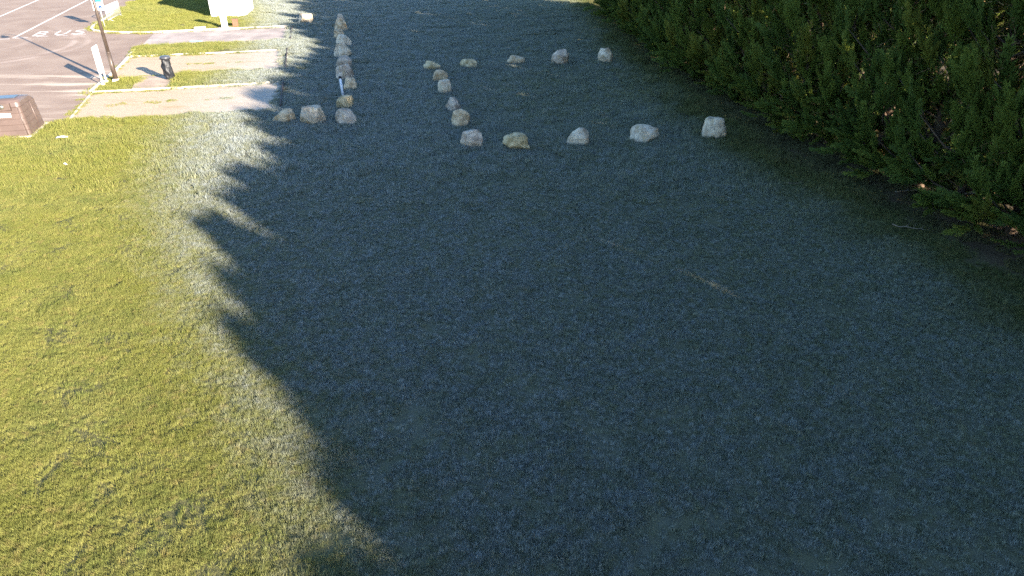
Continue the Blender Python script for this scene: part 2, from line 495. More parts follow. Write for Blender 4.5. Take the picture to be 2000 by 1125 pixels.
SH_Y = np.array([a for a, b in SHELT]); SH_X = np.array([b for a, b in SHELT])
def height(x, y):
    far = np.clip((y - 9) / 18, 0, 1)
    # tussocky ground inside the boulder pen
    pen = np.clip(1 - np.hypot((x - 2.3) / 4.5, (y - 31.5) / 6.0), 0, 1)
    h = 0.035 * (vnoise(x * 0.9, y * 1.2, 0) - 0.5) * (0.5 + 1.6 * far) + 0.05 * (vnoise(x * 1.9, y * 2.4, 1) - 0.5) * (0.35 + 2.0 * far) + 0.02 * (vnoise(x * 2.6, y * 2.2, 2) - 0.5) * (0.4 + far)
    h += pen * 0.13 * (vnoise(x * 1.5, y * 2.0, 3) - 0.5)
    h += 0.05 * (vnoise(x * 0.12, y * 0.12, 4) - 0.5)
    # lawn lies a little higher behind the end kerbs of the bays
    e = (x - (-10.0)) * GX.x + (y - 29.3) * GX.y
    k = np.clip(1 - np.abs(e - 0.9) / 1.4, 0, 1) * np.clip((y - 28.5) / 1.5, 0, 1) * np.clip((52 - y) / 2, 0, 1)
    h += 0.09 * k
    for s in (STRIP1, STRIP2):
        h = np.where(inside(s, x, y), h * 0.4 + 0.075, h)
    # bank rising towards the hedge
    sx = np.interp(y, SH_Y, SH_X)
    h += np.clip((x - sx + 1.0) / 5.0, 0, 1) * 0.25 * np.clip((60 - y) / 10, 0, 1)
    # keep it from covering the camera-side flat
    return h

# ------------------------------------------------------------------ ground sheet
def axis(a, b, step, lo, hi):
    core = np.arange(a, b + 1e-6, step)
    left = a - np.geomspace(0.6, a - lo, 22); right = b + np.geomspace(0.6, hi - b, 22)
    return np.r_[left[::-1], core, right]
gxs = axis(-36, 17, 0.19, -2500, 2500); gys = axis(2, 66, 0.19, -2500, 2500)
XX, YY = np.meshgrid(gxs, gys, indexing='ij')
ZZ = height(XX, YY)
core = (XX > -36.2) & (XX < 40) & (YY > -25) & (YY < 75)
ZZ = np.where(core, ZZ, 0.0)
PVm = paved(XX, YY)
ZZ = np.where(PVm, -0.05, ZZ)
V = np.stack([XX, YY, ZZ], -1).reshape(-1, 3)
nx, ny = XX.shape
idx = np.arange(nx * ny).reshape(nx, ny)
F = np.stack([idx[:-1, :-1], idx[1:, :-1], idx[1:, 1:], idx[:-1, 1:]], -1).reshape(-1, 4)
lawn = link("ground", mesh_np("ground", V, F, smooth=True), None, M['lawn'])
tag(lawn, "frosted lawn ground sheet reaching to the hedge and car park", kind="structure")

def ground_z(x, y):
    a = np.array([float(x)]); b = np.array([float(y)])
    return float(height(a, b)[0])

# paved surfaces
o = MB().sheet(CARPARK, 0.010).build("car_park", M['asphalt']); tag(o, "sunlit old asphalt car park with white bay lines", kind="structure"); car_park = o
o = MB().sheet(PAD, 0.016).build("asphalt_strip", M['pad']); tag(o, "worn grey asphalt strip running from the car park to the lawn", kind="structure"); pad = o
o = MB().sheet(BAY1, 0.014).build("gravel_bay", M['gravel']); tag(o, "pale gravel bay behind the black bin", kind="structure")
o = MB().sheet(BAY2, 0.014).build("gravel_bay", M['gravel']); tag(o, "pale gravel bay in front of the concrete slab", kind="structure")
o = MB().prism(SLAB, -0.05, 0.045).build("paving_slab", M['slab']); tag(o, "brown concrete paving slab under the black bin", kind="structure")

def kerb(name, pts, w, z, label, mat='kerb'):
    """kerb swept along a polyline, made of stones butted end to end"""
    mb = MB()
    P = [Vector((p[0], p[1], 0)) for p in pts]
    L = []; Rr = []
    for i, p in enumerate(P):
        d = (P[min(i + 1, len(P) - 1)] - P[max(i - 1, 0)]).normalized()
        n = Vector((-d.y, d.x, 0)) * (w / 2)
        L.append(p + n); Rr.append(p - n)
    poly = [(q.x, q.y) for q in L] + [(q.x, q.y) for q in reversed(Rr)]
    mb.prism(poly, -0.1, z)
    o = mb.build(name, M[mat])
    bv = o.modifiers.new("bevel", 'BEVEL'); bv.width = 0.015; bv.segments = 2
    tag(o, label, kind="structure")
    return o
kerb("kerb", [(-21.60, 39.98), (-20.38, 40.26), (-15.63, 41.28), (-13.40, 42.02)], 0.16, 0.085, "pale kerb above the gravel bay behind the bin")
kerb("kerb", [(-19.45, 31.96), (-16.91, 32.52), (-12.99, 33.48), (-11.37, 34.08)], 0.16, 0.085, "pale kerb along the front edge of the slab and grass strip")
kerb("kerb", [(-30.70, 56.34), (-29.10, 50.23), (-28.60, 48.99), (-28.06, 48.36), (-27.36, 47.95), (-26.17, 47.65), (-24.38, 47.50), (-23.72, 47.72), (-19.7, 48.9), (-15.36, 50.05)], 0.17, 0.12, "pale kerb round the lawn island and along the asphalt strip")
kerb("kerb", [(-15.22, 50.02), (-13.95, 45.06)], 0.07, 0.15, "kerb edging in painted shade closing the end of the asphalt strip", 'kerbshade')  # thin dark strips painted as the shaded kerb face
kerb("kerb", [(-13.26, 41.97), (-11.89, 36.81)], 0.06, 0.15, "kerb edging in painted shade closing the end of the gravel bay behind the bin", 'kerbshade')
kerb("kerb", [(-11.20, 34.05), (-9.98, 29.4)], 0.06, 0.16, "kerb edging in painted shade closing the end of the gravel bay in front of the slab", 'kerbshade')
kerb("kerb", [(-18.03, 27.4), (-19.45, 31.8)], 0.10, 0.03, "flush edging between the asphalt and the front gravel bay")
kerb("kerb", [(-19.62, 32.1), (-20.72, 36.7), (-21.62, 39.8)], 0.15, 0.085, "pale kerb beside the lamp post at the asphalt edge")
kerb("kerb", [(-21.75, 40.1), (-22.40, 42.6)], 0.15, 0.09, "short kerb at the end of the grass strip by the asphalt")
kerb("kerb", [(-22.25, 42.72), (-18.14, 43.66), (-14.05, 45.0)], 0.10, 0.05, "low edging between the asphalt strip and grass strip")

# road markings
def stripe(a, b, w, z=0.016):
    a = Vector((*a, 0)); b = Vector((*b, 0))
    d = (b - a).normalized(); n = Vector((-d.y, d.x, 0)) * w / 2
    mb = MB().sheet([(a + n)[:2], (a - n)[:2], (b - n)[:2], (b + n)[:2]], z)
    return mb.build("marking_line", M['paint'], car_park)
stripe((-38.2, 53.6), (-42.2, 67.4), 0.16)
stripe((-31.87, 45.76), (-37.8, 67.2), 0.16)
stripe((-36.9, 44.2), (-31.95, 45.52), 0.14)
stripe((-31.70, 45.66), (-31.1, 46.05), 0.14)
for a, b in (((-30.72, 46.32), (-30.05, 46.46)), ((-29.62, 46.62), (-28.95, 46.78)), ((-28.72, 46.98), (-28.0, 47.18))):
    stripe(a, b, 0.12)
def letter(ch, x, y, w, h, name):
    cu = bpy.data.curves.new("t", 'FONT'); cu.body = ch; cu.size = 1.0; cu.fill_mode = 'FRONT'
    to = bpy.data.objects.new("t", cu); COL.objects.link(to)
    bpy.context.view_layer.update()
    me = bpy.data.meshes.new_from_object(to)
    bpy.data.objects.remove(to)
    co = np.array([v.co[:] for v in me.vertices])
    mn = co.min(0); mx = co.max(0)
    for v in me.vertices:
        v.co.x = (v.co.x - mn[0]) / (mx[0] - mn[0]) * w
        v.co.y = (v.co.y - mn[1]) / (mx[1] - mn[1]) * h
        v.co.z = 0
    me.name = name
    o = link(name, me, car_park, M['paint'])
    o.location = (x, y, 0.0165)
    o.rotation_euler = (0, 0, GROT + 0.02)
for ch, x, y in (("B", -31.12, 46.42), ("U", -29.98, 46.80), ("S", -28.98, 47.12)):
    letter(ch, x, y, 0.72, 1.75, "marking_letter")
# pale blue paint mark on the strip
o = MB().sheet([(-20.1, 44.5), (-19.35, 44.62), (-19.45, 44.98), (-20.2, 44.85)], 0.021).build("paint_mark", M['water'], pad)

# ------------------------------------------------------------------ grass (uncountable)
def tuft(seed, n, rad, hmin, hmax, wid, ncl, sig):
    r = np.random.default_rng(seed)
    a = r.random(ncl) * 2 * np.pi; q = np.sqrt(r.random(ncl)) * rad
    cid = r.integers(0, ncl, n)
    loose = r.random(n) < 0.25
    aa = r.random(n) * 2 * np.pi; qq = np.sqrt(r.random(n)) * rad
    bx = np.where(loose, qq * np.cos(aa), (q * np.cos(a))[cid] + r.normal(0, sig, n))
    by = np.where(loose, qq * np.sin(aa), (q * np.sin(a))[cid] + r.normal(0, sig, n))
    hc = (0.4 + 1.15 * r.random(ncl))[cid]
    h = (hmin + (hmax - hmin) * r.random(n) ** 1.3) * np.where(loose, 0.6, hc)
    # blades lean together in little swirls
    sw = (vnoise(bx * 9 + 20, by * 9 + seed * 3, seed) * 4 * np.pi) + r.normal(0, 0.7, n)
    lean = h * (0.2 + 0.75 * r.random(n))
    tx, ty = bx + np.cos(sw) * lean, by + np.sin(sw) * lean
    pa = r.random(n) * np.pi
    wx, wy = np.cos(pa) * wid * 0.5, np.sin(pa) * wid * 0.5
    z0 = np.full(n, -0.02)
    V = np.stack([np.stack([bx - wx, by - wy, z0], -1), np.stack([bx + wx, by + wy, z0], -1), np.stack([tx, ty, h], -1)], 1).reshape(-1, 3)
    F = np.arange(3 * n).reshape(-1, 3)
    rn = np.repeat(np.clip(0.55 * r.random(ncl)[cid] + 0.45 * r.random(n), 0, 1), 3)
    me = mesh_np("grass_tuft", V, F, attrs={"rnd": rn, "hgt": np.tile([0.0, 0.0, 1.0], n), "clump": np.repeat(np.where(loose, 0.25, (r.random(ncl) ** 0.8)[cid]), 3)})
    me.materials.append(M['grass'])
    return me
tufts = bpy.data.collections.new("grass_tufts")
NT_V = 6
for k in range(NT_V):
    if k < 3: me = tuft(11 + k, 1250, 0.30, 0.016, 0.046, 0.0065, 34, 0.020)
    else: me = tuft(11 + k, 480, 0.34, 0.022, 0.068, 0.014, 13, 0.045)
    ob = bpy.data.objects.new("grass_tuft_%d" % k, me)
    tufts.objects.link(ob)

pts = []
def scatter(x0, x1, y0, y1, dens):
    n = int((x1 - x0) * (y1 - y0) * dens)
    return np.stack([x0 + (x1 - x0) * rng.random(n), y0 + (y1 - y0) * rng.random(n)], -1)
P = np.concatenate([scatter(-19, 19, 3.5, 15, 15), scatter(-26, 17, 15, 28, 13), scatter(-34, 14, 28, 46, 11), scatter(-36, 12, 46, 70, 9)])
sx = np.interp(P[:, 1], SH_Y, SH_X)
keep = ~paved(P[:, 0], P[:, 1])
ds = P[:, 0] - sx
keep &= rng.random(len(P)) < np.clip(1.0 - (ds - 0.3) * 0.3, 0.28, 1.0)
P = P[keep]; ds = ds[keep]
zz = height(P[:, 0], P[:, 1]) + 0.012
far = P[:, 1] > 19 + 6 * rng.random(len(P))
n_s = vnoise(P[:, 0] * 1.3, P[:, 1] * 1.7, 5)
scl = np.where(far, 1.05 + 0.5 * rng.random(len(P)), 0.95 + 0.35 * rng.random(len(P)))
n_t = vnoise(P[:, 0] * 2.6, P[:, 1] * 3.6, 6)
sz = (0.75 + 0.4 * n_s + np.where(far, 1.0, 0.4) * np.clip(n_t - 0.35, 0, 1)) * np.where((ds > -1.6) & (ds < 1.2), 1.6, 1.0)
idxs = np.where(far, rng.integers(3, 6, len(P)), rng.integers(0, 3, len(P)))
# weeds along the kerbs and in the gravel
wl = []
for a, b, n in (((-21.5, 39.85), (-13.6, 41.75), 46), ((-19.3, 31.8), (-11.6, 33.75), 46), ((-18.1, 27.5), (-19.4, 31.7), 24), ((-20.7, 36.6), (-21.5, 39.7), 10), ((-18.0, 27.36), (-13.8, 28.1), 60), ((-13.8, 28.1), (-10.2, 29.15), 60), ((-18.8, 35.1), (-12.2, 36.75), 50), ((-18.5, 37.8), (-14.5, 38.8), 12), ((-17.5, 29.8), (-12.5, 31.0), 12)):
    t = rng.random(n)[:, None]
    wl.append(np.array(a) * (1 - t) + np.array(b) * t + rng.normal(0, 0.09, (n, 2)))
FEET = [(-9.15, 27.19, .86), (-7.94, 26.95, .95), (-6.64, 27.04, .79), (-7.18, 29.39, .72), (-7.56, 32.32, .62), (-8.28, 34.6, .83), (-8.91, 37.22, .84), (-9.58, 40.11, .95), (-10.18, 43.21, .9), (-10.92, 45.3, .68), (-11.47, 48.28, .79), (-14.54, 51.19, .94), (-4.19, 36.76, .85), (-2.31, 37.37, .89), (.21, 38.13, .91), (2.6, 38.01, .93), (5.06, 38.33, .78), (-3.53, 34.26, .73), (-3.1, 31.76, .61), (-2.52, 29.13, .65), (-2.03, 26.73, .71), (-1.47, 24.16, .8), (.15, 23.92, .95), (2.41, 24.44, .8), (4.95, 24.94, 1.04), (7.58, 25.11, .88)]
ft = []
for x, y, w in FEET:
    aa = rng.random(22) * 6.283
    ft.append(np.stack([x + np.cos(aa) * w * 0.55, y + np.sin(aa) * w * 0.45], -1))
ft = np.concatenate(ft)
n_weed = sum(len(q) for q in wl)
W = np.concatenate(wl + [ft])
P = np.concatenate([P, W]); zz = np.r_[zz, np.full(n_weed, 0.012), height(ft[:, 0], ft[:, 1])]
scl = np.r_[scl, 0.25 + 0.45 * rng.random(len(W))]; sz = np.r_[sz, 0.9 + 0.8 * rng.random(n_weed), 3.0 + 2.5 * rng.random(len(ft))]
idxs = np.r_[idxs, rng.integers(3, 6, len(W))]
me = bpy.data.meshes.new("lawn_grass")
me.vertices.add(len(P))
me.vertices.foreach_set("co", np.c_[P, zz].astype(np.float32).ravel())
a = me.attributes.new("rz", 'FLOAT', 'POINT'); a.data.foreach_set("value", (rng.random(len(P)) * 6.283).astype(np.float32))
a = me.attributes.new("scl", 'FLOAT_VECTOR', 'POINT'); a.data.foreach_set("vector", np.stack([scl, scl, scl * sz], -1).astype(np.float32).ravel())
a = me.attributes.new("kind_id", 'INT', 'POINT'); a.data.foreach_set("value", idxs.astype(np.int32))
grass = link("lawn_grass", me)
tag(grass, "short lawn grass, frosted in the hedge's shade and green in the sun", "grass", kind="stuff")
ng = bpy.data.node_groups.new("grass_scatter", 'GeometryNodeTree')
ng.interface.new_socket("Geometry", in_out='INPUT', socket_type='NodeSocketGeometry')
ng.interface.new_socket("Geometry", in_out='OUTPUT', socket_type='NodeSocketGeometry')
gi = ng.nodes.new("NodeGroupInput"); go = ng.nodes.new("NodeGroupOutput")
ci = ng.nodes.new("GeometryNodeCollectionInfo"); ci.inputs["Collection"].default_value = tufts
ci.inputs["Separate Children"].default_value = True; ci.inputs["Reset Children"].default_value = True
ip = ng.nodes.new("GeometryNodeInstanceOnPoints"); ip.inputs["Pick Instance"].default_value = True
def named(nm, dt):
    nd = ng.nodes.new("GeometryNodeInputNamedAttribute"); nd.data_type = dt; nd.inputs["Name"].default_value = nm
    return nd.outputs["Attribute"]
cx = ng.nodes.new("ShaderNodeCombineXYZ"); ng.links.new(named("rz", 'FLOAT'), cx.inputs[2])
e2r = ng.nodes.new("FunctionNodeEulerToRotation"); ng.links.new(cx.outputs[0], e2r.inputs[0])
ng.links.new(gi.outputs[0], ip.inputs["Points"]); ng.links.new(ci.outputs[0], ip.inputs["Instance"])
ng.links.new(named("kind_id", 'INT'), ip.inputs["Instance Index"])
ng.links.new(e2r.outputs[0], ip.inputs["Rotation"]); ng.links.new(named("scl", 'FLOAT_VECTOR'), ip.inputs["Scale"])
ng.links.new(ip.outputs[0], go.inputs[0])
md = grass.modifiers.new("scatter", 'NODES'); md.node_group = ng
me.materials.append(M['grass'])

# ------------------------------------------------------------------ cypress hedge
def plume_template(seed):
    """feathery spray, axis along +X, length 1; returns triangles (n,3,3) and leaf value (n)"""
    r = np.random.default_rng(seed)
    tris = []; lv = []
    ns = 58
    for i in range(ns):
        t = 0.04 + 0.96 * i / (ns - 1)
        base = np.array([t, 0.05 * math.sin(3 * t + seed), 0.10 * t * t])
        L = 0.25 * (1 - t) ** 0.7 * min(1, t * 4 + 0.35) + 0.07
        az = r.random() * 2 * math.pi
        ang = math.radians(r.uniform(18, 44))
        d = np.array([math.cos(ang), math.sin(ang) * math.cos(az), 0.42 * math.sin(ang) * math.sin(az) + 0.08])
        d /= np.linalg.norm(d)
        m = max(4, int(L * 80))
        for j in range(m):
            s = (j + r.random()) / m
            p = base + d * L * s + r.normal(0, 0.012, 3)
            dd = d + r.normal(0, 0.26, 3); dd /= np.linalg.norm(dd)
            ll = r.uniform(0.040, 0.080); ww = r.uniform(0.007, 0.014)
            sd = np.cross(dd, np.array([0, 0, 1.0]) + r.normal(0, 0.38, 3)); sd /= (np.linalg.norm(sd) + 1e-9)
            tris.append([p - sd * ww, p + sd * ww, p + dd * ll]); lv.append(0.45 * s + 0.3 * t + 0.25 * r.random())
    return np.array(tris), np.array(lv)
PL = [plume_template(s) for s in range(6)]
PL_N = min(len(p[0]) for p in PL)

def crown_r(z, h, r0):
    k = z / h
    return r0 * np.clip(np.where(k < 0.35, 0.82 + 0.5 * k, 1.0 * (1 - (k - 0.35) / 0.66) ** 0.6), 0.05, 1.2)

def make_tree_meshes(seed, h, r0, skirt):
    r = np.random.default_rng(seed)
    T = []; A = []; LFv = []; DD = []
    limbs = MB()
    limbs.tube([(0, 0, -0.3), (0.03, 0.02, 1.5), (-0.03, 0.04, h * 0.5), (0, 0, h * 0.95)], [0.17, 0.15, 0.09, 0.015], 8)
    def plume(base, d, Lp, tint, keep=1.0, grow=1.0):
        side = np.cross([0.02, 0.01, 1.0], d); side /= np.linalg.norm(side) + 1e-9
        nrm = np.cross(d, side)
        tr, lv = PL[r.integers(0, len(PL))]
        if keep < 1.0:
            sel = r.random(len(tr)) < keep; tr = tr[sel]; lv = lv[sel]
        roll = r.normal(0, 0.45)
        s2 = side * math.cos(roll) + nrm * math.sin(roll); n2 = np.cross(d, s2)
        wsc = r.uniform(0.85, 1.15)
        W = tr @ np.stack([d * Lp, s2 * Lp * wsc, n2 * Lp * wsc], 0) + base
        if grow != 1.0:
            c = W.mean(1, keepdims=True); W = c + (W - c) * grow
        T.append(W)
        A.append(np.full(len(tr), tint)); LFv.append(lv); DD.append(np.zeros(len(tr)))
    # lower crown: leafy limbs, each a big feather of plumes with dark hollows between the limbs
    n_br = 72
    for i in range(n_br):
        z = skirt + (6.6 - skirt) * (i + r.random()) / n_br
        Rz = float(crown_r(z, h, r0)) * r.uniform(0.62, 1.30)
        az = i * 2.39996 + r.normal(0, 0.35)
        up = math.radians(r.uniform(38, 66))
        if z < skirt + 1.3: up = math.radians(r.uniform(2, 38))
        out = np.array([math.cos(az), math.sin(az), 0.0])
        d = out * math.cos(up) + np.array([0, 0, math.sin(up)])
        sd = np.array([-math.sin(az), math.cos(az), 0.0])
        vv = np.cross(d, sd)
        tip = out * Rz + np.array([0, 0, z])
        Lb = r.uniform(1.15, 1.6)
        root = tip - d * Lb
        tint = float(np.clip(r.normal(0.46, 0.30), 0, 1))
        plume(tip - d * 1.0, d, r.uniform(1.0, 1.25), tint)
        for k in range(6):
            t = 0.05 + 0.58 * (k + r.random()) / 6
            p = root + d * Lb * t
            ph = k * 2.4 + r.normal(0, 0.4)
            o2 = sd * math.cos(ph) + vv * math.sin(ph) * 0.75
            dd = d * 0.86 + o2 * 0.42; dd /= np.linalg.norm(dd)
            plume(p, dd, r.uniform(0.62, 0.95) * (1.05 - 0.35 * t), float(np.clip(tint + r.normal(0, 0.07), 0, 1)))
        limbs.tube([(0, 0, max(0.25, float(root[2] - 0.45))), tuple(root * np.array([0.55, 0.55, 1]) - np.array([0, 0, 0.15])), tuple(root + d * Lb * 0.7)], [0.04, 0.026, 0.006], 4, cap=False)
    # low drooping shoots closing the foot of the crown
    for i in range(46):
        az = i * 2.39996 + r.normal(0, 0.3); q = r0 * r.uniform(0.35, 0.85)
        up = math.radians(r.uniform(-12, 34))
        out = np.array([math.cos(az), math.sin(az), 0.0])
        plume(out * q + np.array([0, 0, r.uniform(0.25, 1.0)]), out * math.cos(up) + np.array([0, 0, math.sin(up)]), r.uniform(0.6, 1.0), float(np.clip(r.normal(0.42, 0.25), 0, 1)))
    # inner shoots filling the core
    for i in range(70):
        z = 0.5 + 5.8 * (i + r.random()) / 70
        az = r.random() * 6.283; q = r0 * r.uniform(0.05, 0.42)
        up = math.radians(r.uniform(40, 80))
        out = np.array([math.cos(az), math.sin(az), 0.0])
        plume(out * q + np.array([0, 0, z]), out * math.cos(up) + np.array([0, 0, math.sin(up)]), r.uniform(0.8, 1.2), 0.3, 0.5, 2.0)
    n_up = 330
    for i in range(n_up):
        z = 6.3 + (h - 0.6 - 6.3) * (i + r.random()) / n_up
        Rz = float(crown_r(z, h, r0)) * r.uniform(0.6, 1.12)
        az = i * 2.39996 + r.normal(0, 0.5)
        up = math.radians(r.uniform(30, 62)) + 0.2 * (z / h)
        out = np.array([math.cos(az), math.sin(az), 0.0])
        d = out * math.cos(up) + np.array([0, 0, math.sin(up)])
        Lp = r.uniform(0.8, 1.15) * (0.55 + 0.45 * Rz / r0)
        plume(out * Rz + np.array([0, 0, z]) - d * Lp * 0.85, d, Lp, float(np.clip(r.normal(0.45, 0.25), 0, 1)), 0.35, 2.2)
    # dead brown inner twigs
    nd = 2600
    z = skirt + (h * 0.75 - skirt) * r.random(nd); az = r.random(nd) * 6.283
    q = crown_r(z, h, r0) * (0.12 + 0.5 * r.random(nd))
    c = np.stack([q * np.cos(az), q * np.sin(az), z], -1)
    dd = r.normal(0, 1, (nd, 3)); dd[:, 2] *= 0.5; dd /= np.linalg.norm(dd, axis=1, keepdims=True)
    sd = np.cross(dd, r.normal(0, 1, (nd, 3))); sd /= np.linalg.norm(sd, axis=1, keepdims=True)
    W = np.stack([c - sd * 0.012, c + sd * 0.012, c + dd * r.uniform(0.12, 0.35, (nd, 1))], 1)
    T.append(W); A.append(np.full(nd, 0.4)); LFv.append(r.random(nd)); DD.append(0.6 + 0.4 * r.random(nd))
    T = np.concatenate(T); n = len(T)
    Fx = np.arange(3 * n).reshape(-1, 3)
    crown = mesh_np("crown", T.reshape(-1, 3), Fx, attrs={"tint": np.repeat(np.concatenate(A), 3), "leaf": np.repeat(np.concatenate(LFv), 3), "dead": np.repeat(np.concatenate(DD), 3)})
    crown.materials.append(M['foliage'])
    bm = limbs.bm
    tm = bpy.data.meshes.new("trunk"); bm.to_mesh(tm); bm.free()
    tm.materials.append(M['bark'])
    return crown, tm

TH = 10.0
VAR = [make_tree_meshes(100 + k, TH, r0, sk) for k, (r0, sk) in enumerate(((1.7, 0.30), (1.8, 0.25), (1.65, 0.35), (1.85, 0.30)))]
HEDGE = [(8.21, 56.7, 13.1), (8.29, 54.75, 13.0), (8.37, 52.8, 13.2), (8.45, 50.86, 12.9), (8.53, 48.91, 12.3), (8.62, 46.96, 12.4), (8.7, 45.01, 12.2), (8.79, 43.06, 12.1), (8.87, 41.11, 11.6), (9.04, 39.17, 11.9), (9.26, 37.23, 11.8), (9.47, 35.3, 12.0), (9.75, 33.37, 11.6), (10.04, 31.44, 11.9), (10.33, 29.51, 11.4), (10.67, 27.59, 12.2), (11.01, 25.67, 11.2), (11.34, 23.75, 11.8), (11.68, 21.83, 11.3), (12.24, 19.96, 10.6), (12.84, 18.1, 10.6), (13.47, 16.26, 10.6), (14.06, 14.4, 10.9), (14.55, 12.52, 11.1), (15.05, 10.63, 11.7), (15.55, 8.74, 11.4), (16.04, 6.86, 12.0), (16.53, 4.97, 12.0), (17.0, 3.08, 12.5), (17.47, 1.19, 12.2), (17.94, -0.71, 12.2), (18.41, -2.6, 11.8), (18.87, -4.49, 11.7), (19.3, -6.4, 12.4), (19.7, -8.3, 12.3), (20.11, -10.21, 12.3), (20.52, -12.12, 11.7), (20.93, -14.02, 11.7), (21.33, -15.93, 10.6), (21.74, -17.84, 10.5), (22.15, -19.75, 10.6)]
rr = random.Random(5)
for i, (x, y, h) in enumerate(HEDGE):
    v = rr.randrange(3) if y > 20 else (3 if y > 8 else rr.randrange(4))
    t = empty("cypress_tree", (x + rr.uniform(-0.4, 0.4), y + rr.uniform(-0.3, 0.3), ground_z(x, y) if y > -20 else 0.2), rr.uniform(0, 6.28))
    s = rr.uniform(0.93, 1.10)
    t.scale = (s, s, h / TH)
    tag(t, "tall dark green cypress in the dense hedge row beside the frosted lawn", "tree", "cypresses forming the hedge row")
    if i == 0: t["label"] = "end cypress closing the hedge row beside the sunlit strip of far grass"
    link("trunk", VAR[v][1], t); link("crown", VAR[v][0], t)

# ------------------------------------------------------------------ boulders
def boulder_mesh(seed, w, d, h, peak=(0.0, 0.0), flat=0.0, ncut=15):
    r = np.random.default_rng(seed)
    bm = bmesh.new()
    bmesh.ops.create_icosphere(bm, subdivisions=4, radius=1.0)
    co = np.array([v.co[:] for v in bm.verts])
    # superellipsoid start, then chop with planes for broken faces
    co = np.sign(co) * np.abs(co) ** 0.72
    for k in range(ncut):
        n = r.normal(0, 1, 3); n[2] = n[2] * 0.7 + 0.15; n /= np.linalg.norm(n)
        dd = r.uniform(0.72, 1.0)
        ex = np.maximum(0, co @ n - dd)
        co -= ex[:, None] * n * 0.97
    if flat:
        ex = np.maximum(0, co[:, 2] - flat); co[:, 2] -= ex * 0.9
    zt = (co[:, 2] + 1) / 2
    co[:, 0] = co[:, 0] * (1 - 0.12 * zt ** 1.5) + peak[0] * zt ** 1.5
    co[:, 1] = co[:, 1] * (1 - 0.14 * zt ** 1.5) + peak[1] * zt ** 1.5
    nn = co / np.linalg.norm(co, axis=1, keepdims=True)
    for f, a in ((2.2, 0.10), (5.0, 0.055), (11.0, 0.025)):
        nz = vnoise(co[:, 0] * f + seed * 7.3, co[:, 1] * f + co[:, 2] * f * 1.31, seed) + vnoise(co[:, 2] * f + seed, co[:, 0] * f * 0.9 - co[:, 1] * f, seed + 1) - 1.0
        co += nn * nz[:, None] * a
    mn, mx = co.min(0), co.max(0)
    co = (co - mn) / (mx - mn)
    co = np.stack([(co[:, 0] - 0.5) * w, (co[:, 1] - 0.5) * d, co[:, 2] * h * 1.16 - h * 0.16], -1)
    for v, c in zip(bm.verts, co): v.co = c
    for f in bm.faces: f.smooth = True
    me = bpy.data.meshes.new("boulder"); bm.to_mesh(me); bm.free()
    me.materials.append(M['stone'])
    return me

